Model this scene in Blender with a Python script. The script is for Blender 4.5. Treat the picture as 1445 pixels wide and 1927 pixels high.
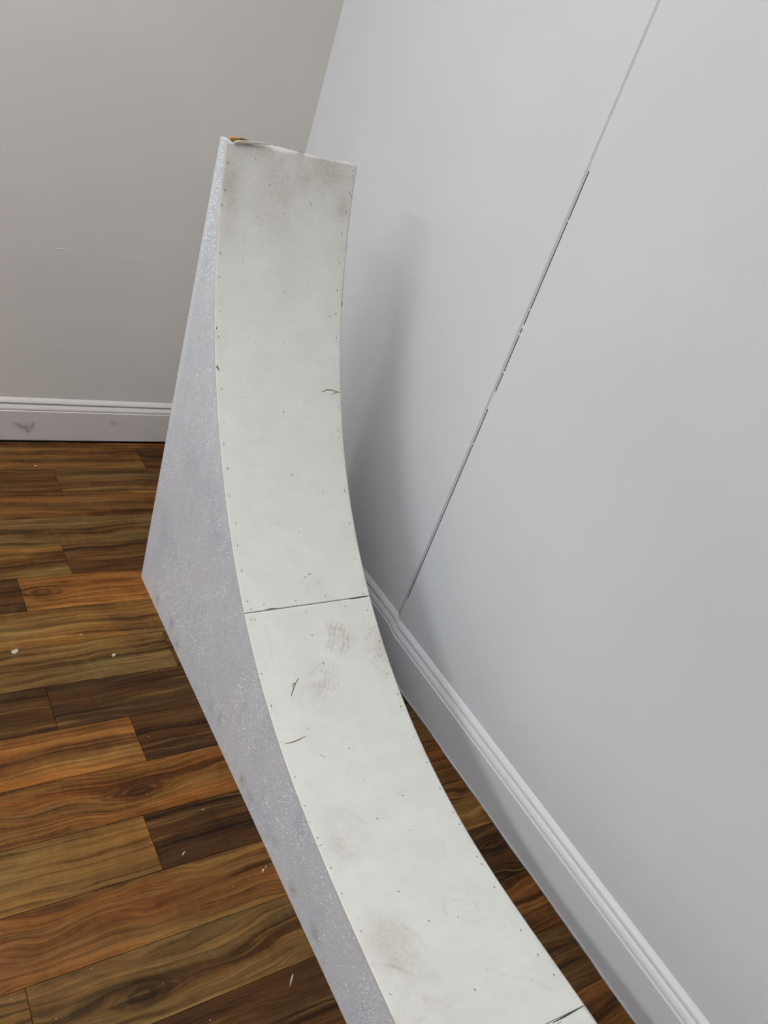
import bpy, bmesh, math, random
import numpy as np
from mathutils import Vector, Matrix, noise as mnoise

for o in list(bpy.data.objects):
    bpy.data.objects.remove(o)
scene = bpy.context.scene
C = scene.collection
random.seed(7)

# ------------------------------------------------------------------ camera
yaw, pitch, roll = 0.7306267, -0.5090595, 0.3637527
fw = Vector((math.sin(yaw) * math.cos(pitch), math.cos(yaw) * math.cos(pitch), math.sin(pitch)))
r0 = Vector((math.cos(yaw), -math.sin(yaw), 0.0))
u0 = r0.cross(fw)
rt = math.cos(roll) * r0 + math.sin(roll) * u0
up = -math.sin(roll) * r0 + math.cos(roll) * u0
cam_d = bpy.data.cameras.new('camera')
cam = bpy.data.objects.new('camera', cam_d)
C.objects.link(cam)
M = Matrix((rt, up, -fw)).transposed().to_4x4()
M.translation = Vector((-1.28214, -2.34044, 1.40))
cam.matrix_world = M
cam_d.sensor_fit = 'VERTICAL'
cam_d.sensor_height = 36.0
cam_d.sensor_width = 27.0
cam_d.lens = 36.0 * 1534.888 / 1927.0
cam_d.clip_start = 0.02
scene.camera = cam

# ------------------------------------------------------------------ world, main tube and added fill lights, exposure
world = bpy.data.worlds.new('world')
scene.world = world
world.use_nodes = True
world.node_tree.nodes['Background'].inputs[0].default_value = (0.80, 0.86, 0.95, 1)
world.node_tree.nodes['Background'].inputs[1].default_value = 0.0

ROOM_X, ROOM_Y, ROOM_Z = -7.0, -7.5, 2.7
PLANK_X, PLANK_Y = -3.2, -4.0   # planks are built one by one up to here


def ceiling_area_light(name, loc, sx, sy, power, col):
    """unseen area light under the ceiling, main tube and added fills alike, shining down"""
    d = bpy.data.lights.new(name, 'AREA')
    d.shape = 'RECTANGLE'
    d.size, d.size_y = sx, sy
    d.energy = power
    d.color = col
    o = bpy.data.objects.new(name, d)
    o.location = loc
    C.objects.link(o)
    return o


ceiling_area_light('tube_and_fill_light', (-1.95, -1.10, 2.64), 0.26, 2.0, 32, (0.95, 0.98, 1.0))  # main tube, inferred from the ramp's soft shadow
ceiling_area_light('tube_and_fill_light', (-1.00, -0.85, 2.64), 0.6, 1.2, 11.2, (0.95, 0.98, 1.0))  # unseen fill, added to brighten the upper back wall near the corner
ceiling_area_light('tube_and_fill_light', (-4.4, -1.10, 2.64), 0.42, 2.0, 110, (0.95, 0.98, 1.0))  # unseen fill, added to even out the brightness down the right wall
ceiling_area_light('tube_and_fill_light', (-1.95, -4.6, 2.64), 0.42, 2.0, 24, (0.95, 0.98, 1.0))  # unseen fill behind the camera, added to lift shadows and back wall

scene.view_settings.view_transform = 'Standard'
scene.view_settings.look = 'None'
scene.view_settings.gamma = 1.0
scene.view_settings.use_curve_mapping = False
scene.view_settings.exposure = 0.0


# ------------------------------------------------------------------ helpers
def srgb(r, g, b):
    f = lambda c: (c / 255 / 12.92) if c / 255 <= 0.04045 else ((c / 255 + 0.055) / 1.055) ** 2.4
    return (f(r), f(g), f(b), 1.0)


class NT:
    def __init__(self, name):
        self.m = bpy.data.materials.new(name)
        self.m.use_nodes = True
        self.t = self.m.node_tree
        self.bsdf = self.t.nodes['Principled BSDF']

    def n(self, kind, **kw):
        nd = self.t.nodes.new(kind)
        for k, v in kw.items():
            setattr(nd, k, v)
        return nd

    def set(self, sock, v):
        if v is None:
            return
        if hasattr(v, 'is_output') or isinstance(v, bpy.types.NodeSocket):
            self.t.links.new(v, sock)
        else:
            sock.default_value = v

    def math(self, op, a, b=None, c=None, clamp=False):
        nd = self.n('ShaderNodeMath', operation=op, use_clamp=clamp)
        self.set(nd.inputs[0], a)
        self.set(nd.inputs[1], b)
        self.set(nd.inputs[2], c)
        return nd.outputs[0]

    def mix(self, fac, a, b, blend='MIX'):
        nd = self.n('ShaderNodeMix', data_type='RGBA', blend_type=blend)
        self.set(nd.inputs[0], fac)
        self.set(nd.inputs[6], a)
        self.set(nd.inputs[7], b)
        return nd.outputs[2]

    def noise(self, vec, scale, detail=2.0, rough=0.5, dist=0.0):
        nd = self.n('ShaderNodeTexNoise')
        self.set(nd.inputs['Vector'], vec)
        nd.inputs['Scale'].default_value = scale
        nd.inputs['Detail'].default_value = detail
        nd.inputs['Roughness'].default_value = rough
        nd.inputs['Distortion'].default_value = dist
        return nd.outputs[0]

    def mapping(self, vec, scale=(1, 1, 1), loc=(0, 0, 0)):
        nd = self.n('ShaderNodeMapping')
        self.set(nd.inputs[0], vec)
        nd.inputs['Scale'].default_value = scale
        nd.inputs['Location'].default_value = loc
        return nd.outputs[0]

    def ramp(self, fac, stops, interp='LINEAR'):
        nd = self.n('ShaderNodeValToRGB')
        self.set(nd.inputs[0], fac)
        r = nd.color_ramp
        r.interpolation = interp
        while len(r.elements) < len(stops):
            r.elements.new(0.5)
        for e, (p, c) in zip(r.elements, stops):
            e.position = p
            e.color = c if len(c) == 4 else (*c, 1)
        return nd.outputs[0]

    def mrange(self, v, a, b, c=0.0, d=1.0, smooth=False):
        nd = self.n('ShaderNodeMapRange', interpolation_type='SMOOTHSTEP' if smooth else 'LINEAR')
        self.set(nd.inputs[0], v)
        for i, x in enumerate((a, b, c, d)):
            nd.inputs[i + 1].default_value = x
        return nd.outputs[0]

    def obj(self):
        return self.n('ShaderNodeTexCoord').outputs['Object']

    def bump(self, h, strength, dist, normal=None):
        nd = self.n('ShaderNodeBump')
        nd.inputs['Strength'].default_value = strength
        nd.inputs['Distance'].default_value = dist
        self.set(nd.inputs['Height'], h)
        if normal is not None:
            self.set(nd.inputs['Normal'], normal)
        return nd.outputs[0]

    def out(self, color=None, rough=None, normal=None, spec=None):
        b = self.bsdf
        self.set(b.inputs['Base Color'], color)
        self.set(b.inputs['Roughness'], rough)
        self.set(b.inputs['Normal'], normal)
        if spec is not None:
            b.inputs['Specular IOR Level'].default_value = spec
        return self.m


def paint(name, col, rough=0.45, rolled=0.06, mottle=0.02):
    k = NT(name)
    P = k.obj()
    n1 = k.noise(P, 3.0, 2)
    c = k.mix(k.mrange(n1, 0.3, 0.7, 0, 1), tuple(x * (1 - mottle) for x in col[:3]) + (1,), tuple(min(1, x * (1 + mottle)) for x in col[:3]) + (1,))
    h = k.noise(P, 420.0, 2)
    return k.out(c, rough, k.bump(h, rolled, 0.0006), 0.35)


def flat(name, col, rough=0.6, spec=0.3):
    k = NT(name)
    n1 = k.noise(k.obj(), 60.0, 3)
    c = k.mix(n1, tuple(x * 0.85 for x in col[:3]) + (1,), tuple(min(1, x * 1.12) for x in col[:3]) + (1,))
    return k.out(c, rough, None, spec)


def wood_floor():
    k = NT('acacia_laminate')
    info = k.n('ShaderNodeObjectInfo')
    tint, alpha = info.outputs['Color'], info.outputs['Alpha']
    sep = k.n('ShaderNodeSeparateXYZ')
    k.set(sep.inputs[0], k.obj())
    x, y = sep.outputs[0], sep.outputs[1]

    def prop(nm):
        a = k.n('ShaderNodeAttribute', attribute_type='OBJECT')
        a.attribute_name = nm
        return a.outputs['Fac']
    seed = k.math('MULTIPLY', alpha, 83.0)

    def vec(a, b, c):
        nd = k.n('ShaderNodeCombineXYZ')
        k.set(nd.inputs[0], a)
        k.set(nd.inputs[1], b)
        k.set(nd.inputs[2], c)
        return nd.outputs[0]
    # knot field
    dx = k.math('SUBTRACT', x, prop('knot_x'))
    dy = k.math('SUBTRACT', y, prop('knot_y'))
    r = k.math('SQRT', k.math('ADD', k.math('MULTIPLY', k.math('MULTIPLY', dx, dx), 0.22), k.math('MULTIPLY', dy, dy)))
    kn = k.math('POWER', 2.718, k.math('MULTIPLY', k.math('MULTIPLY', r, r), -2200.0))
    # waviness of the fibres
    wv = k.noise(vec(k.math('MULTIPLY', x, 3.4), k.math('MULTIPLY', y, 8.0), seed), 1.0, 2, 0.5)
    wv2 = k.noise(vec(k.math('MULTIPLY', x, 13.0), k.math('MULTIPLY', y, 22.0), seed), 1.0, 2, 0.5)
    yy = k.math('ADD', y, k.math('MULTIPLY', k.math('SUBTRACT', wv, 0.5), prop('wave')))
    yy = k.math('ADD', yy, k.math('MULTIPLY', k.math('SUBTRACT', wv2, 0.5), 0.008))
    ring = k.math('MULTIPLY', k.math('SINE', k.math('MULTIPLY', r, 520.0)), k.math('MULTIPLY', kn, 0.05))
    bend = k.math('MULTIPLY', kn, k.math('MULTIPLY', k.math('SIGN', dy), 0.03))
    yy = k.math('SUBTRACT', yy, bend)
    band = k.noise(vec(k.math('MULTIPLY', x, 1.3), k.math('MULTIPLY', yy, 34.0), seed), 1.0, 3.0, 0.55)
    streak = k.noise(vec(k.math('MULTIPLY', x, 3.0), k.math('MULTIPLY', yy, 140.0), k.math('ADD', seed, 9.0)), 1.0, 4.0, 0.6)
    lines = k.noise(vec(k.math('MULTIPLY', x, 1.8), k.math('MULTIPLY', yy, 190.0), k.math('ADD', seed, 17.0)), 1.0, 2.0, 0.5)
    tanst = k.noise(vec(k.math('MULTIPLY', x, 2.6), k.math('MULTIPLY', yy, 75.0), k.math('ADD', seed, 31.0)), 1.0, 3.0, 0.6)
    fibre = k.noise(vec(k.math('MULTIPLY', x, 18.0), k.math('MULTIPLY', yy, 560.0), seed), 1.0, 2, 0.6)
    blot = k.noise(vec(k.math('MULTIPLY', x, 6.5), k.math('MULTIPLY', y, 15.0), k.math('ADD', seed, 4.0)), 1.0, 3, 0.6, 0.6)
    hue = k.noise(vec(k.math('MULTIPLY', x, 2.2), k.math('MULTIPLY', yy, 16.0), k.math('ADD', seed, 23.0)), 1.0, 2, 0.5)
    cross = k.noise(vec(k.math('MULTIPLY', x, 75.0), k.math('MULTIPLY', y, 24.0), seed), 1.0, 2, 0.5)
    v = k.math('ADD', k.math('MULTIPLY', band, 0.55), k.math('MULTIPLY', streak, 0.45))
    v = k.math('ADD', v, k.math('MULTIPLY', k.math('SUBTRACT', blot, 0.5), 0.26))
    v = k.math('ADD', v, k.math('MULTIPLY', k.math('SUBTRACT', cross, 0.5), 0.07))
    v = k.math('ADD', k.math('SUBTRACT', v, k.math('MULTIPLY', kn, 0.13)), ring)
    contrast = k.ramp(v, [(0.32, (0.20, 0.17, 0.15)), (0.41, (0.42, 0.38, 0.34)), (0.48, (0.82, 0.80, 0.77)), (0.535, (1.05, 1.05, 1.03)), (0.60, (1.42, 1.50, 1.55)), (0.68, (1.8, 2.05, 2.3))])
    # boards drift between honey and olive along their length
    huec = k.ramp(hue, [(0.35, (1.10, 0.98, 0.86)), (0.50, (1.0, 1.0, 1.0)), (0.65, (0.86, 1.0, 1.12))])
    col = k.mix(1.0, tint, contrast, 'MULTIPLY')
    col = k.mix(1.0, col, huec, 'MULTIPLY')
    col = k.mix(k.mrange(tanst, 0.56, 0.72, 0.0, 0.6), col, srgb(136, 101, 55))
    col = k.mix(k.mrange(lines, 0.60, 0.70, 0.0, 0.45), col, srgb(42, 27, 15))
    f2 = k.mrange(fibre, 0.3, 0.7, 0.84, 1.14)
    nd = k.n('ShaderNodeCombineColor')
    for i in range(3):
        k.set(nd.inputs[i], f2)
    col = k.mix(1.0, col, nd.outputs[0], 'MULTIPLY')
    rough = k.mrange(streak, 0.3, 0.7, 0.46, 0.58)
    nrm = k.bump(fibre, 0.08, 0.0005)
    return k.out(col, rough, nrm, 0.13)


def sheet_paint():
    """off-white paint on thin bent plywood, with trodden-in dirt kept in the mesh attribute 'dirt'"""
    k = NT('trodden_white_paint')
    uv = k.n('ShaderNodeUVMap').outputs[0]
    a = k.n('ShaderNodeAttribute')
    a.attribute_name = 'dirt'
    d = a.outputs['Fac']
    grain = k.noise(k.mapping(uv, (9, 260, 1)), 1.0, 3, 0.6)
    mott = k.noise(k.mapping(uv, (14, 14, 1)), 1.0, 4, 0.6)
    base = k.mix(k.mrange(mott, 0.3, 0.7), srgb(219, 219, 213), srgb(227, 227, 222))
    hair = k.mrange(grain, 0.62, 0.75, 0.0, 0.22)
    base = k.mix(hair, base, srgb(178, 172, 158))
    fine = k.noise(k.mapping(uv, (120, 120, 1)), 1.0, 3, 0.65)
    dd = k.math('MULTIPLY', d, k.mrange(fine, 0.3, 0.65, 0.62, 1.15), clamp=True)
    col = k.mix(dd, base, srgb(154, 138, 116))
    h = k.math('ADD', grain, k.math('MULTIPLY', mott, 0.6))
    return k.out(col, 0.5, k.bump(h, 0.10, 0.0008), 0.3)


def spot(k, sep, a, ia, b, ib, ra, rb):
    """soft round mark at (a, b) on the axes ia, ib of a separated position"""
    da = k.math('MULTIPLY', k.math('SUBTRACT', sep.outputs[ia], a), 1.0 / ra)
    db = k.math('MULTIPLY', k.math('SUBTRACT', sep.outputs[ib], b), 1.0 / rb)
    q = k.math('ADD', k.math('MULTIPLY', da, da), k.math('MULTIPLY', db, db))
    return k.math('POWER', 2.718, k.math('MULTIPLY', q, -1.0))


def marks(k, sep, lst, ia, ib):
    tot = None
    for a, b, ra, rb, amp in lst:
        m = k.math('MULTIPLY', spot(k, sep, a, ia, b, ib, ra, rb), amp)
        tot = m if tot is None else k.math('ADD', tot, m)
    return tot


def stucco():
    k = NT('stippled_grey_white_paint')
    P = k.obj()
    sep = k.n('ShaderNodeSeparateXYZ')
    k.set(sep.inputs[0], P)
    n1 = k.noise(P, 6.0, 4, 0.6)
    n2 = k.noise(P, 210.0, 3, 0.6)
    n3 = k.noise(k.mapping(P, (1, 14.0, 3.0)), 3.0, 3, 0.6)
    n4 = k.noise(P, 90.0, 3, 0.6)
    col = k.ramp(n1, [(0.32, srgb(188, 193, 202)), (0.5, srgb(198, 201, 207)), (0.68, srgb(200, 200, 203))])
    col = k.mix(k.mrange(n3, 0.55, 0.72, 0, 0.5), col, srgb(181, 184, 190))
    # smoother, paler strip down the back edge
    edge = k.math('SUBTRACT', k.math('SUBTRACT', k.math('MULTIPLY', sep.outputs[1], -1.0), -0.018), k.math('MULTIPLY', sep.outputs[2], -0.0631))
    strip = k.math('MULTIPLY', k.mrange(edge, 0.026, 0.021), k.math('MULTIPLY', k.mrange(sep.outputs[2], 0.22, 0.5), k.mrange(n1, 0.25, 0.45, 0.5, 1.0)))
    col = k.mix(k.math('MULTIPLY', strip, 0.7), col, srgb(207, 212, 215))
    # handling smudges near the floor
    sm = marks(k, sep, [(-0.110, 0.027, .012, .016, .55), (-0.215, 0.039, .010, .018, .6), (-0.270, 0.023, .010, .012, .5), (-0.541, 0.055, .008, .016, .5),
                        (-0.690, 0.031, .012, .014, .65), (-0.945, 0.027, .014, .012, .6), (-0.493, 0.042, .01, .02, .35), (-0.734, 0.030, .02, .01, .4),
                        (-1.04, 0.035, .02, .012, .45), (-0.85, 0.045, .012, .01, .35)], 1, 2)
    sm = k.math('MULTIPLY', sm, k.mrange(n4, 0.35, 0.6, 0.35, 1.1), clamp=True)
    col = k.mix(sm, col, srgb(128, 128, 122))
    pit = k.mrange(k.noise(k.mapping(P, (1, 1, 1), (3, 1, 7)), 170.0, 2, 0.5), 0.70, 0.75, 0, 0.45)
    col = k.mix(pit, col, srgb(132, 134, 140))
    h = k.math('ADD', k.math('MULTIPLY', n2, 0.6), k.math('ADD', k.math('MULTIPLY', n3, 0.25), k.math('MULTIPLY', n4, 0.5)))
    return k.out(col, 0.42, k.bump(h, 0.55, 0.0022), 0.4)


def smudged_trim():
    k = NT('smudged_trim_paint')
    P = k.obj()
    sep = k.n('ShaderNodeSeparateXYZ')
    k.set(sep.inputs[0], P)
    n = k.noise(P, 120.0, 3, 0.6)
    sm = marks(k, sep, [(-0.737, 0.061, .012, .005, .35), (-0.724, 0.056, .010, .006, .45), (-0.710, 0.048, .012, .008, .6), (-0.698, 0.036, .006, .006, .7),
                        (-0.688, 0.052, .005, .012, .5), (-0.684, 0.064, .004, .008, .4), (-0.700, 0.050, .016, .014, .25), (-0.440, 0.071, .011, .007, .45)], 0, 2)
    sm = k.math('MULTIPLY', sm, k.mrange(n, 0.3, 0.6, 0.5, 1.1), clamp=True)
    col = k.mix(sm, srgb(213, 208, 205), srgb(140, 131, 124))
    return k.out(col, 0.32, k.bump(k.noise(P, 420.0, 2), 0.03, 0.0006), 0.35)


MAT = {}
MAT['wall'] = paint('white_wall_paint', srgb(209, 211, 213), 0.42)
MAT['wall_back'] = paint('warm_white_wall_paint', srgb(215, 211, 206), 0.5)
MAT['trim'] = paint('white_trim_paint', srgb(211, 212, 214), 0.32, 0.03)
MAT['trim_back'] = smudged_trim()
MAT['ceiling'] = paint('ceiling_paint', srgb(232, 232, 230), 0.7)
MAT['caulk'] = flat('shade_greyed_caulk', srgb(186, 188, 192), 0.45)  # caulk, its grey deepened to carry the shade on the seam slope
MAT['dark'] = flat('dark_gap', srgb(26, 23, 21), 0.9, 0.05)
MAT['void'] = flat('subfloor', srgb(18, 13, 10), 0.95, 0.02)
MAT['crackline'] = flat('open_crack', srgb(66, 65, 64), 0.9, 0.05)
MAT['wood'] = wood_floor()
MAT['sheet'] = sheet_paint()
MAT['sheet_edge'] = flat('cream_ply_edge', srgb(200, 196, 186), 0.6)
MAT['stucco'] = stucco()
MAT['grain'] = flat('white_stipple_grain', srgb(224, 228, 232), 0.35, 0.5)
MAT['staple'] = flat('rusty_staple', srgb(72, 66, 58), 0.5)
MAT['crack'] = flat('bare_wood_crack', srgb(140, 128, 106), 0.8, 0.1)
MAT['scratch'] = flat('dirty_scratch', srgb(150, 145, 130), 0.8, 0.1)
MAT['bare'] = flat('bare_pine', srgb(176, 138, 84), 0.7, 0.2)
MAT['bare_dark'] = flat('weathered_wood', srgb(104, 84, 54), 0.8, 0.1)
MAT['chip'] = flat('plaster_chip', srgb(176, 167, 150), 0.6)
MAT['smudge'] = flat('black_rub_mark', srgb(120, 112, 104), 0.8, 0.1)


def mesh_obj(name, verts, faces, mat, parent=None, smooth=False):
    me = bpy.data.meshes.new(name)
    me.from_pydata([tuple(v) for v in verts], [], [tuple(f) for f in faces])
    me.update()
    bm = bmesh.new()
    bm.from_mesh(me)
    bmesh.ops.recalc_face_normals(bm, faces=bm.faces)
    bm.to_mesh(me)
    bm.free()
    if smooth:
        me.polygons.foreach_set('use_smooth', [True] * len(me.polygons))
    if mat:
        me.materials.append(MAT[mat])
    o = bpy.data.objects.new(name, me)
    C.objects.link(o)
    if parent:
        o.parent = parent
    return o


def box_vf(x0, x1, y0, y1, z0, z1):
    v = [(x, y, z) for z in (z0, z1) for y in (y0, y1) for x in (x0, x1)]
    f = [(0, 2, 3, 1), (4, 5, 7, 6), (0, 1, 5, 4), (2, 6, 7, 3), (0, 4, 6, 2), (1, 3, 7, 5)]
    return v, f


def box(name, b, mat, parent=None):
    v, f = box_vf(*b)
    return mesh_obj(name, v, f, mat, parent)


def struct(o, label, cat):
    o['kind'] = 'structure'
    o['label'] = label
    o['category'] = cat
    return o


# ------------------------------------------------------------------ room shell
SEAM_Y, STEP = -1.1261, 0.0104
wb = struct(box('wall_back', (ROOM_X - 0.1, 0.1, 0.0, 0.1, -0.03, ROOM_Z), 'wall_back'),
            'warm off-white painted wall behind the tall end of the ramp', 'wall')
# right wall: far panel, slightly recessed; near panel stands 1 cm proud; filler slope and open crack between
far_end = SEAM_Y + 0.020
wr = struct(box('wall_right', (0.0, 0.1, far_end, 0.0, -0.03, ROOM_Z), 'wall'),
            'white painted wall of two boards with a long vertical seam', 'wall')
box('wall_panel', (-STEP, 0.1, ROOM_Y, SEAM_Y - 0.0012, -0.03, ROOM_Z), 'wall', wr)
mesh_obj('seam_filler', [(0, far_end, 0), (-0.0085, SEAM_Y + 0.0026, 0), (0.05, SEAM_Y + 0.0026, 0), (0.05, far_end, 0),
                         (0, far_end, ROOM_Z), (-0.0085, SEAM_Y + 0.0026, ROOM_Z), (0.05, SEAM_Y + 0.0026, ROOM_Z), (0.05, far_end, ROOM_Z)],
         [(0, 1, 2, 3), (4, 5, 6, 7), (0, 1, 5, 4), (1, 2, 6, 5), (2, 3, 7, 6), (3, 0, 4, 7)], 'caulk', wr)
# the crack shows where the filler has come away: uneven dark slits, filled solid above and below
box('seam_crack', (-0.0091, 0.02, SEAM_Y - 0.0014, SEAM_Y + 0.0027, 0.19, 1.293), 'crackline', wr)
for a, b in [(0.0, 0.205), (0.672, 0.676), (0.765, 0.81), (0.857, 0.860), (0.946, 0.950), (0.962, 0.970), (1.003, 1.006), (1.193, 1.196), (1.292, ROOM_Z)]:
    box('seam_fill', (-0.0100, 0.02, SEAM_Y - 0.0015, SEAM_Y + 0.0028, a, b), 'wall', wr)

struct(box('wall_left', (ROOM_X - 0.1, ROOM_X, ROOM_Y - 0.1, 0.0, -0.03, ROOM_Z), 'wall'), 'plain white wall on the open side of the room', 'wall')
struct(box('wall_front', (ROOM_X - 0.1, 0.1, ROOM_Y - 0.1, ROOM_Y, -0.03, ROOM_Z), 'wall'), 'plain white wall opposite the tall end of the ramp', 'wall')
struct(box('ceiling', (ROOM_X - 0.1, 0.1, ROOM_Y - 0.1, 0.1, ROOM_Z, ROOM_Z + 0.1), 'ceiling'), 'plain white ceiling over the room', 'ceiling')

# shallow paint ridges and nibs on the walls
def ridge(x0, x1, z, parent):
    n_ = 9
    vs, fs = [], []
    for i in range(n_):
        x = x0 + (x1 - x0) * i / (n_ - 1)
        w = 0.0011 * math.sin(math.pi * (i + 0.3) / (n_ - 0.4))
        zz = z + 0.002 * math.sin(i * 1.3)
        vs += [(x, 0.0, zz - w), (x, -0.0006 * w / 0.0011, zz), (x, 0.0, zz + w)]
        if i:
            b = 3 * i
            fs += [(b - 3, b - 2, b + 1, b), (b - 2, b - 1, b + 2, b + 1)]
    mesh_obj('paint_ridge', vs, fs, 'wall_back', parent)


ridge(-0.717, -0.629, 0.613, wb)
ridge(-0.543, -0.396, 0.613, wb)
for y, z, s_ in [(-1.141, 0.184, 0.0016), (-1.308, 1.403, 0.0012), (-1.41, 1.161, 0.001), (-1.181, 0.69, 0.0012), (-1.957, 0.335, 0.001), (-2.056, 0.183, 0.0012)]:
    v = [(-STEP, y - s_, z), (-STEP, y, z - s_), (-STEP, y + s_, z), (-STEP, y, z + s_), (-STEP - s_ * 0.6, y, z)]
    mesh_obj('paint_nib', v, [(0, 1, 4), (1, 2, 4), (2, 3, 4), (3, 0, 4)], 'wall', wr)

# baseboards: moulded profile (distance from wall, height)
PROF = [(0.0, 0.0), (0.0170, 0.0), (0.0170, 0.0990), (0.0167, 0.1003), (0.0158, 0.1010), (0.0128, 0.1013), (0.0127, 0.1028), (0.0140, 0.1040), (0.0144, 0.1056),
        (0.0139, 0.1084), (0.0124, 0.1118), (0.0103, 0.1152), (0.0078, 0.1184), (0.0052, 0.1204), (0.0040, 0.1214), (0.0042, 0.1227),
        (0.0084, 0.1232), (0.0096, 0.1246), (0.0092, 0.1270), (0.0076, 0.1302), (0.0048, 0.1340), (0.0016, 0.1376), (0.0, 0.1388)]


def sweep(name, stations, mat):
    """stations: list of functions (t, z) -> point"""
    vs, fs, m = [], [], len(PROF)
    for st in stations:
        vs += [st(t, z) for t, z in PROF]
    for i in range(len(stations) - 1):
        for j in range(m):
            k = (j + 1) % m
            fs.append((i * m + j, i * m + k, (i + 1) * m + k, (i + 1) * m + j))
    fs.append(tuple(range(m)))
    fs.append(tuple(range((len(stations) - 1) * m, len(stations) * m)))
    o = mesh_obj(name, vs, fs, mat)
    return o


def st_back(x):
    return lambda t, z: (x - (t if x > -0.1 else 0), -t, z + 0.0045)


bbk = struct(sweep('baseboard_back', [st_back(ROOM_X), st_back(0.0)], 'trim_back'), 'white moulded baseboard along the back wall with faint scuffs', 'baseboard')


def st_right(y, off):
    return lambda t, z: (-off - t, y - (t if y > -0.01 else 0), z)


bbr = struct(sweep('baseboard_right', [st_right(-0.0, 0.0), st_right(SEAM_Y + 0.032, 0.0), st_right(SEAM_Y + 0.020, 0.0012), st_right(SEAM_Y + 0.004, 0.0052), st_right(SEAM_Y - 0.012, 0.0092),
                                       st_right(SEAM_Y - 0.024, STEP), st_right(ROOM_Y, STEP)], 'trim'),
             'white moulded baseboard with a small jog below the wall seam', 'baseboard')
# uneven caulk bead where the right baseboard meets the planks
vs, fs = [], []
ys = np.arange(SEAM_Y - 0.02, -2.9, -0.012)
rng = random.Random(3)
for i, y in enumerate(ys):
    w = 0.0035 + 0.0022 * mnoise.noise(Vector((y * 9, 0, 0))) + 0.001 * rng.random()
    h = 0.0045 + 0.002 * mnoise.noise(Vector((y * 7, 5, 0)))
    x0 = -STEP - 0.0169
    vs += [(x0, y, 0.0), (x0 - max(0.001, w), y, 0.0003), (x0 - max(0.001, w) * 0.4, y, h * 0.55), (x0, y, h)]
    if i:
        b = 4 * i
        for j in range(4):
            k2 = (j + 1) % 4
            fs.append((b - 4 + j, b - 4 + k2, b + k2, b + j))
fs += [(0, 1, 2, 3), tuple(range(len(vs) - 4, len(vs)))]
mesh_obj('caulk_bead', vs, fs, 'caulk', bbr, True)
# rub marks on the back baseboard
def blob(name, pts, mat, parent):
    n_ = len(pts)
    return mesh_obj(name, pts, [tuple(range(n_))], mat, parent)


# ------------------------------------------------------------------ floor of separate planks
fl = struct(box('floor', (PLANK_X - 0.002, 0.0, PLANK_Y - 0.002, 0.0, -0.03, -0.0085), 'void'), 'brown wood-look plank floor with mixed dark and honey boards', 'floor')
ROW0, ROWW, GAP = -0.0545, 0.12384, 0.0006

DK = (69, 44, 20)
DR = (80, 50, 23)
OR = (120, 77, 34)
OM = (103, 66, 30)
TN = (112, 79, 38)
OL = (100, 73, 38)
GB = (86, 59, 29)
# row -> list of joints (x), list of plank tones from right (x = 0) to left
rows = {
    -1: ([-1.45], [OM, TN]),
    0: ([-0.369, -1.57], [DK, OM, OL]),
    1: ([-0.655, -1.86], [GB, DR, OM]),
    2: ([-1.25], [OM, DK]),
    3: ([-0.30, -1.50], [DK, OL, OM]),
    4: ([-0.717, -1.92], [DR, TN, GB]),
    5: ([-0.85, -2.05], [OR, DK, OM]),
    6: ([-0.38, -1.58], [GB, TN, DR]),
    7: ([-0.561, -1.76], [DR, OL, OM]),
    8: ([-0.863, -2.06], [DK, DK, OR]),
    9: ([-0.715, -1.915], [DK, OR, GB]),
    10: ([-0.33, -1.53], [OL, OR, DK]),
    11: ([-0.30, -0.761, -1.96], [OM, DK, TN, GB]),
    12: ([-0.42, -1.62], [TN, OM, OR]),
    13: ([-0.36, -1.024, -2.22], [DK, OL, TN, DK]),
    14: ([-0.40, -1.60], [OM, DK, OR]),
    15: ([-0.24, -1.44], [GB, OM, TN]),
    16: ([-0.70, -1.9], [OM, OR, GB]),
}
knots = {(5, 0): (-0.803, -0.733), (13, 0): (-0.068, -1.712), (10, 1): (-0.75, -1.36), (13, 1): (-0.86, -1.74), (0, 0): (-0.31, -0.10)}
prng = random.Random(11)
last = int((-PLANK_Y + ROW0) / ROWW) + 1
seedfix = {(5, 0): 0.21, (11, 1): 0.37}
for r in range(-1, last):
    y1 = min(ROW0 - ROWW * r, -0.0215)
    y0 = max(ROW0 - ROWW * (r + 1), PLANK_Y)
    if r in rows:
        joints, tones = rows[r]
    else:
        j0 = -prng.uniform(0.2, 1.2)
        joints = [j0, j0 - 1.2]
        tones = [prng.choice([DK, DR, OR, OM, TN, OL, GB]) for _ in range(3)]
    joints = list(joints)
    while joints[-1] - 1.2 > PLANK_X + 0.2:
        joints.append(joints[-1] - 1.2)
    xs = [-0.012] + joints + [PLANK_X]
    for i in range(len(xs) - 1):
        xb, xa = xs[i], xs[i + 1]
        tone = tones[i] if i < len(tones) else prng.choice([DK, DR, OR, OM, TN, OL, GB])
        ox, oy = xb, (y0 + y1) / 2
        v, f = box_vf(xa + GAP - ox, -GAP, y0 + GAP - oy, y1 - GAP - oy, -0.0085, 0.0)
        p = mesh_obj('plank', v, f, 'wood', fl)
        p.location = (ox, oy, 0)
        c = srgb(*tone)
        p.color = (c[0], c[1], c[2], seedfix.get((r, i), prng.random()))
        kx, ky = knots.get((r, i), (ox + 50, oy + 50))
        p['knot_x'] = float(kx - ox)
        p['knot_y'] = float(ky - oy)
        p['wave'] = {12: 0.10, 13: 0.10, 10: 0.07, 7: 0.07, 11: 0.035, 9: 0.035}.get(r, 0.05)

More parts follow.
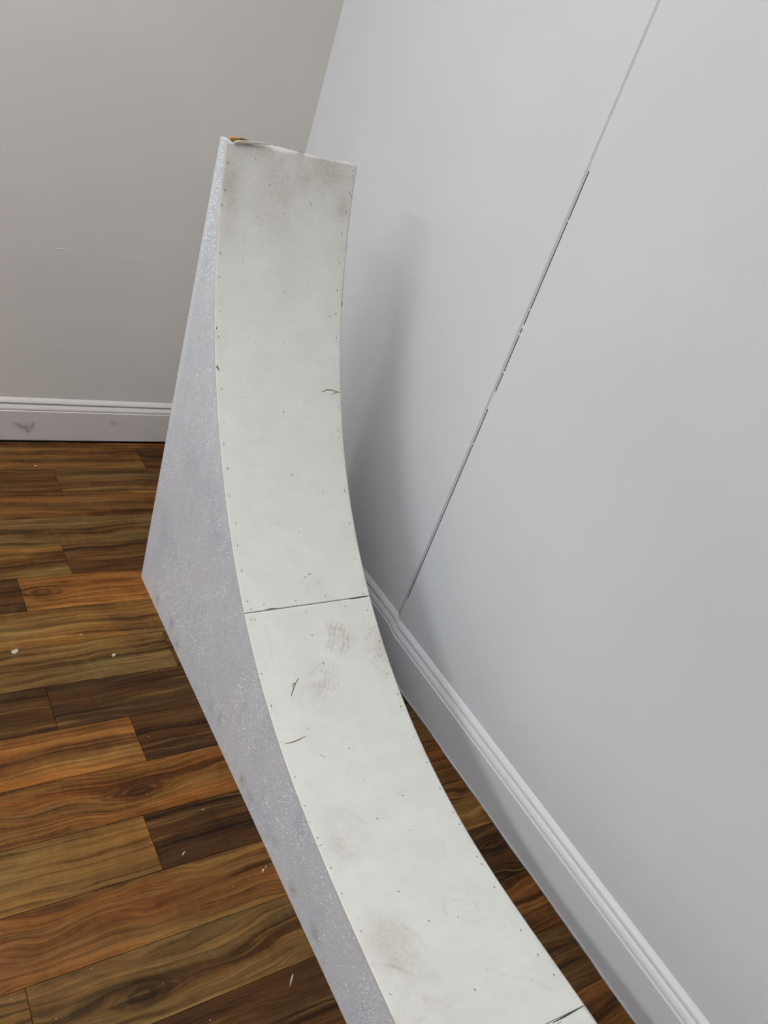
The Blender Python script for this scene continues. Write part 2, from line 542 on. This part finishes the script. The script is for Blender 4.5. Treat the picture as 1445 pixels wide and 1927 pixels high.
# the same floor carries on through the rest of the room, far outside the view
for b in ((ROOM_X, PLANK_X - 0.002, ROOM_Y, 0.0, -0.03, 0.0), (PLANK_X - 0.002, 0.0, ROOM_Y, PLANK_Y - 0.002, -0.03, 0.0)):
    e = box('floor_field', b, 'wood', fl)
    e.color = (*srgb(*OM)[:3], 0.5)
    e['knot_x'] = 50.0
    e['knot_y'] = 50.0
    e['wave'] = 0.07

# ------------------------------------------------------------------ ramp
LEFT = [(-0.0492, 1.1089), (-0.0239, 1.0162), (0.0095, 0.9221), (0.0511, 0.8321), (0.1003, 0.7474), (0.1564, 0.6677), (0.2186, 0.5924), (0.2862, 0.5212), (0.3588, 0.4544), (0.4361, 0.3928), (0.5178, 0.3376), (0.5928, 0.2952), (0.6708, 0.2591), (0.7512, 0.2292), (0.8338, 0.2055), (0.918, 0.1872), (1.0032, 0.1733), (1.0892, 0.1629), (1.1753, 0.1547), (1.2614, 0.1479), (1.3474, 0.1419), (1.3875, 0.1393), (1.4276, 0.1369), (1.4677, 0.1347), (1.5079, 0.1326), (1.5481, 0.1309), (1.5884, 0.1294), (1.6288, 0.1282), (1.6692, 0.1272), (1.7097, 0.1263), (1.7501, 0.1253)]
RIGHT = [(-0.0508, 1.1259), (-0.0212, 1.0299), (0.0131, 0.9384), (0.0533, 0.8487), (0.1, 0.7611), (0.1534, 0.677), (0.2133, 0.5977), (0.2793, 0.5243), (0.3512, 0.457), (0.4284, 0.3961), (0.5105, 0.3414), (0.5882, 0.2976), (0.6688, 0.2595), (0.7521, 0.2274), (0.8375, 0.202), (0.9245, 0.1837), (1.0125, 0.1726), (1.1012, 0.1681), (1.1901, 0.169), (1.279, 0.173), (1.3677, 0.1772), (1.4059, 0.1783), (1.444, 0.1786), (1.4822, 0.1779), (1.5203, 0.1762), (1.5585, 0.1733), (1.5966, 0.1695), (1.6349, 0.1651), (1.6732, 0.1604), (1.7116, 0.1564), (1.7501, 0.1541)]
WID = 0.31
AA = np.linspace(0, 3, 31)
LEFT, RIGHT = np.array(LEFT), np.array(RIGHT)


def catmull(tab, a):
    """smooth interpolation of the edge tables, a in 0..3"""
    a = np.atleast_1d(np.asarray(a, float)) * 10
    i = np.clip(a.astype(int), 0, 29)
    f = (a - i)[:, None]
    g = lambda k: tab[np.clip(k, 0, 30)]
    p0, p1, p2, p3 = g(i - 1), g(i), g(i + 1), g(i + 2)
    p0 = np.where((i == 0)[:, None], 2 * p1 - p2, p0)
    p3 = np.where((i == 29)[:, None], 2 * p2 - p1, p3)
    # keep the two halves linear across the sheet joints where table spacing changes
    return 0.5 * (2 * p1 + (p2 - p0) * f + (2 * p0 - 5 * p1 + 4 * p2 - p3) * f ** 2 + (3 * p1 - p0 - 3 * p2 + p3) * f ** 3)


def surf(a, v, lift=0.0):
    """point on the riding surface in ramp space: x across, -y along, z up"""
    a = np.atleast_1d(a)
    v = np.atleast_1d(v)
    L, R = catmull(LEFT, a), catmull(RIGHT, a)
    f = (v / WID)[:, None]
    q = L * (1 - f) + R * f
    if np.any(lift):
        e = 0.004
        t = (catmull(LEFT, np.clip(a + e, 0, 3)) - catmull(LEFT, np.maximum(a - e, -0.1))) * (1 - f) + (catmull(RIGHT, np.clip(a + e, 0, 3)) - catmull(RIGHT, np.maximum(a - e, -0.1))) * f
        t /= np.linalg.norm(t, axis=1)[:, None]
        nrm = np.stack([-t[:, 1], t[:, 0]], -1)
        nrm *= np.sign(nrm[:, 1:2] + 1e-9)
        q = q + nrm * np.reshape(lift, (-1, 1))
    return np.stack([v, -q[:, 0], q[:, 1]], -1)


ramp = bpy.data.objects.new('quarter_pipe_ramp', None)
C.objects.link(ramp)
ramp.location = (-0.550, -0.726, 0.0)
ramp.rotation_euler = (0, 0, math.radians(-0.669))
ramp['label'] = 'tall narrow white curved wooden ramp with scuffed riding surface standing on the plank floor'
ramp['category'] = 'ramp'

TH = 0.0045
BACK_B, BACK_T = -0.018, -0.088


def vnoise(x, y, s=0.0):
    return mnoise.noise(Vector((x, y, s)))


SEG = 26.0   # metres-ish scale for dirt: arc coordinate


def arc_len(a):
    return a * 0.95


def gauss(da, dv, ra, rv):
    return np.exp(-((da / ra) ** 2 + (dv / rv) ** 2))


def polyline_dist(A, V, pts):
    """distance in metres from (a, v) grid to a polyline in (a, v)"""
    best = np.full(A.shape, 9.0)
    P = [(p[0] * 0.95, p[1]) for p in pts]
    X, Y = A * 0.95, V
    for (x0, y0), (x1, y1) in zip(P[:-1], P[1:]):
        dx, dy = x1 - x0, y1 - y0
        t = np.clip(((X - x0) * dx + (Y - y0) * dy) / (dx * dx + dy * dy + 1e-12), 0, 1)
        best = np.minimum(best, np.hypot(X - x0 - t * dx, Y - y0 - t * dy))
    return best


def fbm_grid(A, V, sx, sy, seed):
    out = np.empty(A.size)
    for i, (a, v) in enumerate(zip(A.ravel(), V.ravel())):
        out[i] = mnoise.fractal(Vector((a * sx, v * sy, seed)), 0.9, 2.1, 4)
    return out.reshape(A.shape)


def dirt_field(A, V):
    m = A * 0.95
    n1 = fbm_grid(m, V, 11, 11, 1.0)
    n2 = fbm_grid(m, V, 38, 38, 4.0)
    D = np.zeros(A.shape)
    cl = lambda x: np.clip(x, 0, 1)
    # grime at the top
    top = np.exp(-(m / 0.13) ** 2)
    D += top * (0.30 + 0.28 * n1)
    D += 0.28 * gauss(m - 0.10, V - 0.022, 0.07, 0.022) * cl(1 + n2)
    D += 0.25 * gauss(m - 0.03, V - 0.245, 0.03, 0.03)
    D += 0.22 * gauss(m - 0.085, V - 0.288, 0.03, 0.012)
    D += 0.30 * gauss(m - 0.018, V - 0.127, 0.012, 0.004)
    D += 0.18 * gauss(m - 0.05, V - 0.19, 0.016, 0.007)
    D += 0.14 * np.exp(-((V - 0.012) / 0.02) ** 2) * np.exp(-(m / 0.38) ** 2) * cl(0.7 + n1)
    D += 0.10 * np.exp(-(m / 0.4) ** 2) * cl(0.55 + 0.8 * n1)
    # edge wear on the right side
    D += 0.30 * np.exp(-((V - WID) / 0.006) ** 2) * cl(0.35 + 1.3 * n2)
    D += 0.22 * np.exp(-(V / 0.003) ** 2) * cl(0.3 + n2)
    # tread prints
    def tread(ca, cv, ra, rv, period, ang, amp):
        x, y = m - ca * 0.95, V - cv
        e = np.exp(-(((x / ra) ** 2 + (y / rv) ** 2) ** 2))
        u = x * math.cos(ang) + y * math.sin(ang)
        w = -x * math.sin(ang) + y * math.cos(ang)
        s = 0.5 + 0.5 * np.sin(u / period * 6.283 + 1.2 * np.sin(w / period * 1.6))
        s2 = 0.5 + 0.5 * np.sin(w / (period * 1.5) * 6.283)
        return amp * e * (0.22 + 0.78 * s * (0.45 + 0.55 * s2)) * cl(0.75 + 1.4 * n2)
    D += tread(1.092, 0.200, 0.042, 0.036, 0.0115, 1.15, 1.05)
    D += tread(1.196, 0.146, 0.046, 0.040, 0.0115, 1.05, 0.62)
    D += tread(1.130, 0.287, 0.070, 0.024, 0.0095, 0.75, 0.8)
    D += 0.20 * gauss(m - 1.16 * 0.95, V - 0.30, 0.05, 0.02)
    D += 0.20 * gauss(m - 1.19 * 0.95, V - 0.10, 0.04, 0.04) * cl(0.6 + n2)
    D += 0.16 * gauss(m - 1.24 * 0.95, V - 0.115, 0.04, 0.03) * cl(0.6 + n2)
    D += 0.16 * gauss(m - 0.95 * 0.95, V - 0.15, 0.05, 0.05) * cl(0.5 + n1 + n2)
    D += 0.10 * gauss(m - 0.64 * 0.95, V - 0.09, 0.05, 0.06) * cl(0.3 + n2)
    # beige foot blotches lower down
    D += 0.27 * np.exp(-((((m - 1.535 * 0.95) / 0.062) ** 2 + ((V - 0.058) / 0.042) ** 2) ** 2)) * cl(0.75 + 0.9 * n1 + 0.6 * n2)
    D += 0.22 * gauss(m - 1.585 * 0.95, V - 0.035, 0.05, 0.03) * cl(0.7 + n2)
    D += 0.34 * np.exp(-((((m - 1.765 * 0.95) / 0.055) ** 2 + ((V - 0.055) / 0.046) ** 2) ** 2)) * cl(0.75 + 0.9 * n1 + 0.6 * n2)
    D += 0.25 * gauss(m - 1.85 * 0.95, V - 0.055, 0.09, 0.045) * cl(0.7 + n2)
    D += 0.14 * gauss(m - 1.91 * 0.95, V - 0.12, 0.03, 0.03) * cl(0.6 + n2)
    D += 0.13 * gauss(m - 1.95 * 0.95, V - 0.03, 0.10, 0.10)
    # faint arcs, heel outlines
    arcs = [([(1.756, .173), (1.725, .184), (1.707, .208), (1.713, .224), (1.737, .235), (1.762, .239), (1.792, .22)], .0022, .30),
            ([(1.04, .039), (1.082, .043), (1.118, .035), (1.13, .02)], .003, .20),
            ([(1.13, .051), (1.154, .075), (1.178, .082)], .002, .38),
            ([(.968, .153), (.95, .196), (.938, .208)], .0025, .25),
            ([(1.792, .004), (1.804, .031), (1.834, .063)], .003, .32),
            ([(1.743, .086), (1.78, .106), (1.822, .11)], .0035, .22),
            ([(1.894, .208), (1.924, .251), (1.954, .275)], .0022, .25),
            ([(1.413, .024), (1.431, .035)], .004, .25),
            ([(1.50, .085), (1.53, .112)], .003, .22),
            ([(1.655, .20), (1.64, .235), (1.61, .25)], .002, .16),
            ([(.245, .06), (.16, .06)], .0012, .2)]
    for pts, w, amp in arcs:
        D += amp * np.exp(-(polyline_dist(A, V, pts) / w) ** 2) * cl(0.75 + n2)
    for q_ in range(5):
        D += 0.20 * np.exp(-(polyline_dist(A, V, [(1.735 + q_ * .012, .2), (1.74 + q_ * .012, .225)]) / .0018) ** 2)
    # general trodden tone
    D += 0.035 + 0.05 * cl(n1 + 0.1) + 0.03 * cl(n2)
    return cl(D * 0.62)


def sheet(a0, a1, na, nv, jag=None):
    av = np.linspace(a0, a1, na)
    vv = np.linspace(0, WID, nv)
    A, V = np.meshgrid(av, vv, indexing='ij')
    Af, Vf = A.ravel(), V.ravel()
    topA = Af.copy()
    if jag:
        # broken, uneven upper edge
        edge = (np.arange(Af.size) // nv) == 0
        for i in np.where(edge)[0]:
            topA[i] += jag(Vf[i])
    top = surf(topA, Vf, np.zeros(Af.size) + 1e-7)
    bot = surf(topA, Vf, np.full(Af.size, -TH))
    N = na * nv
    idx = np.arange(N).reshape(na, nv)
    q = np.stack([idx[:-1, :-1], idx[:-1, 1:], idx[1:, 1:], idx[1:, :-1]], -1).reshape(-1, 4)
    rim = np.concatenate([idx[0, :], idx[1:, -1], idx[-1, -2::-1], idx[-2:0:-1, 0]])
    rn = np.roll(rim, -1)
    side = np.stack([rim, rn, rn + N, rim + N], -1)
    faces = np.concatenate([q, q[:, ::-1] + N, side])
    me = bpy.data.meshes.new('surface_sheet')
    me.from_pydata(np.concatenate([top, bot]).tolist(), [], faces.tolist())
    me.update()
    bm = bmesh.new()
    bm.from_mesh(me)
    bmesh.ops.recalc_face_normals(bm, faces=bm.faces)
    bm.to_mesh(me)
    bm.free()
    me.materials.append(MAT['sheet'])
    me.materials.append(MAT['sheet_edge'])
    nq = len(q)
    mi = np.zeros(len(faces), int)
    mi[nq:] = 1
    me.polygons.foreach_set('material_index', mi)
    sm = np.ones(len(faces), bool)
    sm[2 * nq:] = False
    me.polygons.foreach_set('use_smooth', sm)
    D = dirt_field(A, V).ravel()
    at = me.attributes.new('dirt', 'FLOAT', 'POINT')
    at.data.foreach_set('value', np.concatenate([D, D]).astype(np.float32))
    uvl = me.uv_layers.new(name='UVMap')
    co = np.stack([Vf, Af * 0.95], -1)
    co = np.concatenate([co, co])
    li = np.empty(len(me.loops), np.int32)
    me.loops.foreach_get('vertex_index', li)
    uvl.data.foreach_set('uv', co[li].ravel().astype(np.float32))
    o = bpy.data.objects.new('surface_sheet', me)
    C.objects.link(o)
    o.parent = ramp
    return o


def jag_top(v):
    j = 0.0011 * vnoise(v * 90, 3) + 0.0006 * vnoise(v * 260, 8)
    up_ = np.interp(v, [0, .03, .06, .095, .12, .2, .27, .31], [-.0014, .0018, .0040, .0080, .0070, .0036, .0014, 0.0])
    return j - float(up_) / 0.95


g1 = 0.0007
sheet(0.0, 1.0 - g1, 300, 104, jag_top)
sheet(1.0 + g1, 2.0 - g1, 300, 104)
sheet(2.0 + g1, 3.0, 60, 52)

# side panels
EDGE_A = np.concatenate([np.linspace(0, 2, 90), np.linspace(2.02, 3, 30)])


def side_panel(tab, v0, v1, mat, ztop, bt):
    q = catmull(tab, EDGE_A)
    t = np.gradient(q, axis=0)
    t /= np.linalg.norm(t, axis=1)[:, None]
    nrm = np.stack([-t[:, 1], t[:, 0]], -1)
    nrm *= np.sign(nrm[:, 1:2] + 1e-9)
    q = q - nrm * TH * 1.02
    q[0] = (tab[0][0] - 0.004, ztop)
    outline = [(BACK_B, 0.0), (bt + (BACK_B - bt) * 0.5, ztop * 0.5), (bt, ztop)] + [tuple(x) for x in q] + [(q[-1][0], 0.0)]
    n_ = len(outline)
    vs = [(v0, -d, z) for d, z in outline] + [(v1, -d, z) for d, z in outline]
    fs = [tuple(range(n_)), tuple(range(n_, 2 * n_))] + [(i, (i + 1) % n_, n_ + (i + 1) % n_, n_ + i) for i in range(n_)]
    return mesh_obj('side_panel', vs, fs, mat, ramp)


spl = side_panel(LEFT, 0.0015, 0.0145, 'stucco', 1.109, BACK_T)
spl['label'] = 'pale grey stippled side panel with smudges near the floor'
spr = side_panel(RIGHT, WID - 0.0145, WID - 0.0015, 'stucco', 1.122, BACK_T)


# back board following the leaning back edge
def back_strip(name, d0, d1, z0, z1, v0, v1, mat):
    f = lambda z: BACK_B + (BACK_T - BACK_B) * z / 1.109
    vs = []
    for z in (z0, z1):
        for d in (d0, d1):
            for v in (v0, v1):
                vs.append((v, -(f(z) + d), z))
    fs = [(0, 1, 3, 2), (4, 6, 7, 5), (0, 4, 5, 1), (2, 3, 7, 6), (0, 2, 6, 4), (1, 5, 7, 3)]
    return mesh_obj(name, vs, fs, mat, ramp)


back_strip('back_board', 0.0, 0.009, 0.0, 1.104, 0.0146, WID - 0.0146, 'stucco')
back_strip('top_rail', 0.0092, 0.034, 1.062, 1.099, 0.0146, WID - 0.0146, 'bare')
front_d = float(LEFT[-1][0])
v_, f_ = box_vf(0.0146, WID - 0.0146, -front_d, -front_d + 0.012, 0.0, 0.118)
mesh_obj('front_board', v_, f_, 'stucco', ramp)

# peeling white sliver and broken wood at the top left corner
def sliver(name, pts, r, mat, parent):
    """thin lath with uneven section along a polyline"""
    vs, fs = [], []
    for i, (p, (w, h)) in enumerate(zip(pts, r)):
        x, y, z = p
        vs += [(x, y - w, z - h), (x, y + w, z - h), (x, y + w, z + h), (x, y - w, z + h)]
        if i:
            b = 4 * i
            for j in range(4):
                k2 = (j + 1) % 4
                fs.append((b - 4 + j, b - 4 + k2, b + k2, b + j))
    fs += [(0, 1, 2, 3), tuple(range(len(vs) - 4, len(vs)))]
    return mesh_obj(name, vs, fs, mat, parent)


sliver('peeling_strip', [(0.0150, 0.0470, 1.1098), (0.019, 0.0475, 1.1120), (0.027, 0.0480, 1.1145), (0.050, 0.0480, 1.1180), (0.073, 0.0478, 1.1210), (0.089, 0.0475, 1.1228), (0.097, 0.047, 1.1238)],
       [(0.0015, 0.0012), (0.0024, 0.0020), (0.0028, 0.0024), (0.0026, 0.0020), (0.0022, 0.0016), (0.0016, 0.0010), (0.0008, 0.0004)], 'sheet_edge', ramp)
sliver('broken_lath', [(0.0146, 0.074, 1.1085), (0.023, 0.074, 1.1110), (0.036, 0.073, 1.1130), (0.047, 0.072, 1.1150), (0.059, 0.071, 1.1160)],
       [(0.006, 0.0052), (0.006, 0.0048), (0.006, 0.0040), (0.004, 0.0026), (0.002, 0.0012)], 'bare', ramp)
sliver('broken_lath', [(0.030, 0.0680, 1.1145), (0.038, 0.0675, 1.1166), (0.050, 0.067, 1.1166), (0.064, 0.0665, 1.1165)],
       [(0.0008, 0.0008), (0.0014, 0.0018), (0.0012, 0.0014), (0.0006, 0.0004)], 'bare_dark', ramp)
sliver('loose_splinter', [(0.156, 0.048, 1.1232), (0.162, 0.0485, 1.1240), (0.169, 0.0485, 1.1235), (0.175, 0.048, 1.1230)],
       [(0.0004, 0.0006), (0.001, 0.0014), (0.001, 0.0012), (0.0004, 0.0004)], 'sheet_edge', ramp)

# staples and nail heads
ST = [(0.042, 0.008), (0.096, 0.008), (0.126, 0.004), (0.222, 0.008), (0.271, 0.008), (0.343, 0.012), (0.379, 0.004), (0.397, 0.008), (0.012, 0.302), (0.024, 0.302), (0.06, 0.302), (0.066, 0.306), (0.102, 0.298), (0.15, 0.294), (0.216, 0.294), (0.277, 0.294), (0.331, 0.294), (0.337, 0.279), (0.385, 0.298), (0.048, 0.145), (0.072, 0.106), (0.126, 0.145), (0.138, 0.086), (0.156, 0.09), (0.024, 0.067), (0.289, 0.161), (0.403, 0.165), (0.511, 0.012), (0.583, 0.012), (0.631, 0.008), (0.685, 0.012), (0.745, 0.008), (0.806, 0.016), (0.854, 0.012), (0.908, 0.012), (0.974, 0.012), (0.992, 0.016), (0.986, 0.047), (0.547, 0.302), (0.601, 0.298), (0.619, 0.298), (0.745, 0.298), (0.824, 0.298), (0.908, 0.294), (0.992, 0.294), (0.986, 0.196), (0.559, 0.157), (0.703, 0.165), (0.836, 0.161), (0.938, 0.157), (0.932, 0.169), (0.745, 0.239), (0.986, 0.122), (0.812, 0.114), (1.016, 0.012), (1.016, 0.02), (1.148, 0.006), (1.226, 0.008), (1.395, 0.008), (1.461, 0.006), (1.497, 0.004), (1.533, 0.006), (1.599, 0.008), (1.653, 0.008), (1.076, 0.141), (1.148, 0.149), (1.359, 0.141), (1.527, 0.137), (1.491, 0.212), (1.683, 0.11), (1.756, 0.137), (1.437, 0.145), (1.034, 0.294), (1.082, 0.302), (1.118, 0.302), (1.202, 0.294), (1.287, 0.298), (1.299, 0.302), (1.365, 0.298), (1.431, 0.302), (1.497, 0.302), (1.557, 0.302), (1.016, 0.239), (1.016, 0.141), (1.257, 0.302), (1.587, 0.302), (1.665, 0.298), (1.683, 0.298), (1.737, 0.294), (1.834, 0.29), (1.888, 0.29), (1.93, 0.294), (1.569, 0.192), (1.9, 0.149), (1.731, 0.012), (1.852, 0.012), (1.768, 0.192)]
faint = {(0.048, 0.145), (0.138, 0.086), (0.156, 0.09), (0.024, 0.067), (0.289, 0.161), (0.403, 0.165), (0.745, 0.239), (0.812, 0.114), (1.437, 0.145), (1.768, 0.192), (1.569, 0.192), (1.299, 0.302)}
srng = random.Random(5)


def ribbon(vs, fs, pts, w, h=0.0004, taper=True):
    """thin raised strip following the surface through (a, v) points; w = half width in metres"""
    n_ = len(pts)
    base = len(vs)
    for i, (a, v) in enumerate(pts):
        j0, j1 = max(0, i - 1), min(n_ - 1, i + 1)
        da, dv = (pts[j1][0] - pts[j0][0]) * 0.95, pts[j1][1] - pts[j0][1]
        L = math.hypot(da, dv) + 1e-9
        na_, nv_ = -dv / L, da / L
        ww = w * (0.35 if taper and i in (0, n_ - 1) else 1.0)
        aa = np.array([a + na_ * ww / 0.95, a - na_ * ww / 0.95])
        v2 = np.clip(np.array([v + nv_ * ww, v - nv_ * ww]), 0.0005, WID - 0.0005)
        for lift in (-0.0004, h):
            for q in surf(aa, v2, np.full(2, lift)):
                vs.append(tuple(q))
    for i in range(n_ - 1):
        b0, b1 = base + 4 * i, base + 4 * i + 4
        for j, k2 in ((0, 1), (1, 3), (3, 2), (2, 0)):
            fs.append((b0 + j, b0 + k2, b1 + k2, b1 + j))
    fs.append((base, base + 1, base + 3, base + 2))
    e = base + 4 * (n_ - 1)
    fs.append((e, e + 1, e + 3, e + 2))


vs, fs = [], []
for (a, v) in ST:
    if (a, v) in faint:
        continue
    ang = srng.uniform(-0.5, 0.9) if a > 1 else srng.uniform(-0.3, 0.6)
    if 0.96 < a < 1.04 or (0.05 < v < 0.28):
        ang = srng.choice([srng.uniform(0.9, 1.9), srng.uniform(-0.3, 0.8)])
    ln = srng.uniform(0.0016, 0.0030)
    da, dv = ln * math.cos(ang) / 0.95, ln * math.sin(ang)
    ribbon(vs, fs, [(a - da, v - dv), (a, v), (a + da, v + dv)], srng.uniform(0.0006, 0.0010), 0.0003)
st = mesh_obj('staples', vs, fs, 'staple', ramp)
st['kind'] = 'stuff'
vs, fs = [], []
for (a, v) in sorted(faint):
    ang = srng.uniform(0, 3.1)
    ln = srng.uniform(0.0014, 0.0028)
    ribbon(vs, fs, [(a - ln * math.cos(ang), v - ln * math.sin(ang)), (a, v), (a + ln * math.cos(ang), v + ln * math.sin(ang))], 0.0008, 0.0003)
for _ in range(110):   # scattered nicks, thicker along the right edge and beside the tread prints
    z = srng.random()
    if z < 0.45:
        a, v = srng.uniform(0.0, 2.1), WID - abs(srng.gauss(0.006, 0.006))
    elif z < 0.60:
        a, v = srng.gauss(1.13, 0.06), srng.uniform(0.262, 0.305)
    else:
        a, v = srng.uniform(0.0, 2.1), srng.uniform(0.01, 0.30)
    v = min(max(v, 0.003), WID - 0.003)
    if abs(a - 1) < 0.006 or a < 0.01:
        continue
    ang = srng.gauss(1.3, 0.7)
    ln = srng.uniform(0.0008, 0.003)
    ribbon(vs, fs, [(a - ln * math.cos(ang), v - ln * math.sin(ang)), (a + ln * math.cos(ang), v + ln * math.sin(ang))], srng.uniform(0.0003, 0.0006), 0.0002)
nk = mesh_obj('nicks', vs, fs, 'scratch', ramp)
nk['kind'] = 'stuff'

# splits in the ply
CR = [([(0.511, .259), (0.506, .272), (0.507, .287), (0.512, .308)], 0.0011), ([(0.517, .283), (0.512, .296), (0.511, .307)], 0.0009),
      ([(1.311, .001), (1.313, .008)], 0.0009), ([(1.317, .012), (1.318, .026), (1.315, .043), (1.310, .059)], 0.0012),
      ([(1.213, .055), (1.198, .064), (1.184, .073), (1.173, .084)], 0.0013), ([(1.192, .064), (1.184, .068), (1.184, .074)], 0.0012),
      ([(0.09, .204), (0.102, .212)], 0.0008), ([(1.358, .074), (1.367, .083)], 0.0011),
      ([(1.296, .068), (1.292, .074)], 0.0008), ([(1.55, .0015), (1.548, .012)], 0.0007)]
for pts, w in CR:
    vs, fs = [], []
    ribbon(vs, fs, pts, w, 0.0005)
    mesh_obj('split', vs, fs, 'crack', ramp)
# widened dark stretches of the sheet joints
for pts, w in [([(1.0005, .255), (1.0, .28), (0.9995, .306)], 0.0016), ([(0.9975, .047), (0.997, .06), (0.998, .076)], 0.0010),
               ([(2.004, .240), (2.003, .265), (2.0, .305)], 0.0018), ([(2.012, .243), (2.010, .256)], 0.0012)]:
    vs, fs = [], []
    ribbon(vs, fs, pts, w, 0.0003)
    mesh_obj('joint_gap', vs, fs, 'crackline', ramp)
# chipped bare spots
for a, v, s in [(0.463, 0.0035, 0.0032), (0.468, 0.006, 0.0018)]:
    vs, fs = [], []
    ribbon(vs, fs, [(a - s, v - s * .6), (a, v), (a + s, v + s * .5)], s * 0.6, 0.0012)
    mesh_obj('chipped_spot', vs, fs, 'bare_dark', ramp)
vs, fs = [], []
ribbon(vs, fs, [(0.300, 0.3085), (0.308, 0.309), (0.314, 0.3085)], 0.0012, 0.0006)
mesh_obj('chipped_spot', vs, fs, 'crackline', ramp)

# stippled grains on the left side panel
gr = random.Random(21)
qs = catmull(LEFT, np.linspace(0, 3, 400))
vs, fs = [], []
cnt = 0
while cnt < 7500:
    d = gr.uniform(-0.085, 1.70)
    z = gr.uniform(0.004, 1.10)
    bk = BACK_B + (BACK_T - BACK_B) * z / 1.109
    if d < bk + 0.006:
        continue
    zt = float(np.interp(d, qs[:, 0], qs[:, 1]))
    if d > LEFT[0][0]:
        zt -= 0.008
    else:
        zt = 1.10
    if z > zt:
        continue
    near = math.exp(-((zt - z) / 0.10) ** 2)
    clump = 0.15 + 1.6 * vnoise(d * 7, z * 4, 2.0) + 1.2 * vnoise(d * 30, z * 22, 6.0)
    dens = 0.04 + 0.55 * max(0, clump) + 0.22 * near
    if d - bk < 0.028 and z < 0.95:
        dens *= 0.12
    if z < 0.05:
        dens *= 0.35
    if z > 0.75:
        dens = max(dens, 0.5)
    if gr.random() > dens:
        continue
    s = gr.uniform(0.0006, 0.0015)
    if z > 0.8:
        s *= 1.35
    L = s * gr.uniform(1.0, 2.1)
    an = gr.uniform(0, 3.14)
    ca, sa = math.cos(an), math.sin(an)
    h = s * gr.uniform(0.3, 0.65)
    b = len(vs)
    for (px, pz) in ((L, 0), (0, s * .8), (-L, 0), (0, -s * .8)):
        vs.append((0.0016, -(d + px * ca - pz * sa), z + px * sa + pz * ca))
    vs.append((0.0015 - h, -d, z))
    fs += [(b, b + 1, b + 4), (b + 1, b + 2, b + 4), (b + 2, b + 3, b + 4), (b + 3, b, b + 4)]
    cnt += 1
sg = mesh_obj('stipple_grains', vs, fs, 'grain', ramp)
sg['kind'] = 'stuff'

# ------------------------------------------------------------------ debris on the floor
def chip(name, x, y, pts, h, label, mat='chip', rot=0.0, group=None):
    n_ = len(pts)
    c, s = math.cos(rot), math.sin(rot)
    P = [((px * c - py * s) * 0.78, (px * s + py * c) * 0.78) for px, py in pts]
    vs = [(a, b, 0.0) for a, b in P] + [(a * 0.86, b * 0.86, h * (0.7 + 0.5 * ((i * 7) % 3) / 2)) for i, (a, b) in enumerate(P)]
    fs = [tuple(range(n_)), tuple(range(n_, 2 * n_))] + [(i, (i + 1) % n_, n_ + (i + 1) % n_, n_ + i) for i in range(n_)]
    o = mesh_obj(name, vs, fs, mat)
    o.location = (x, y, 0.0002)
    o['label'] = label
    o['category'] = 'debris'
    if group:
        o['group'] = group
    return o


chip('plaster_chip', -0.901, -0.926, [(-.011, -.004), (-.004, -.009), (.006, -.006), (.011, .001), (.009, .008), (.001, .006), (-.008, .007)], 0.0016,
     'pale grey plaster chip, largest crumb on the floor near the left edge', rot=0.3)
chip('plaster_chip', -0.697, -0.980, [(-.007, -.004), (.003, -.006), (.008, 0), (.003, .006), (-.004, .004)], 0.0022,
     'small bright plaster crumb lying a hand away from the ramp side', rot=0.5)
chip('wood_splinter', -0.621, -1.810, [(-.017, -.0008), (-.006, -.0017), (.009, -.0019), (.017, -.0006), (.010, .0016), (-.004, .0018)], 0.0011,
     'long pale grey wood splinter on the dark board beside the ramp', rot=0.86)
chip('paint_flake', -0.584, -1.603, [(-.006, -.0015), (0, -.003), (.006, -.001), (.005, .002), (-.002, .003)], 0.0018,
     'white curled paint flake beside the ramp base above the long splinter', rot=0.9)
chip('paint_flake', -0.576, -1.598, [(-.004, -.001), (.001, -.002), (.004, 0), (.001, .002)], 0.0012,
     'tiny white paint flake touching the curled flake beside the ramp base', rot=0.5)
chip('wood_shaving', -0.715, -1.520, [(-.008, -.002), (-.002, -.0035), (.004, -.0005), (.008, .001), (.006, .0026), (0, .0022), (-.004, -.0006)], 0.0012,
     'thin curly wood shaving on the dark short board', rot=0.35)
chip('paint_flake', -0.752, -0.899, [(-.008, -.001), (.002, -.002), (.008, 0), (.001, .0018)], 0.001,
     'slim pale paint flake on the tan boards left of the ramp corner', rot=0.15)
chip('plaster_chip', -0.701, -0.160, [(-.006, -.003), (.002, -.004), (.006, 0), (.001, .004), (-.004, .003)], 0.002,
     'small round cream crumb near the back baseboard', rot=0.1)
chip('paint_flake', -0.646, -1.440, [(-.004, -.001), (.001, -.0018), (.004, 0), (.001, .0018)], 0.001,
     'small white paint flake at the far corner of the dark short board', rot=0.1)

# fine dust specks nobody could count
dr = random.Random(9)
vs, fs = [], []
for _ in range(80):
    x, y = dr.uniform(-1.15, -0.57), dr.uniform(-2.0, -0.1)
    if x > -0.60 and dr.random() < 0.5:
        continue
    s = dr.choice([0.0004, 0.0005, 0.0006, 0.0009])
    v, f = box_vf(x - s, x + s, y - s * dr.uniform(.4, 1), y + s * dr.uniform(.4, 1), 0.0001, 0.0001 + s)
    b = len(vs)
    vs += v
    fs += [tuple(b + i for i in q) for q in f]
ds = mesh_obj('plaster_dust', vs, fs, 'chip')
ds['kind'] = 'stuff'
ds['label'] = 'fine pale plaster dust specks strewn over the wood planks'
ds['category'] = 'dust'
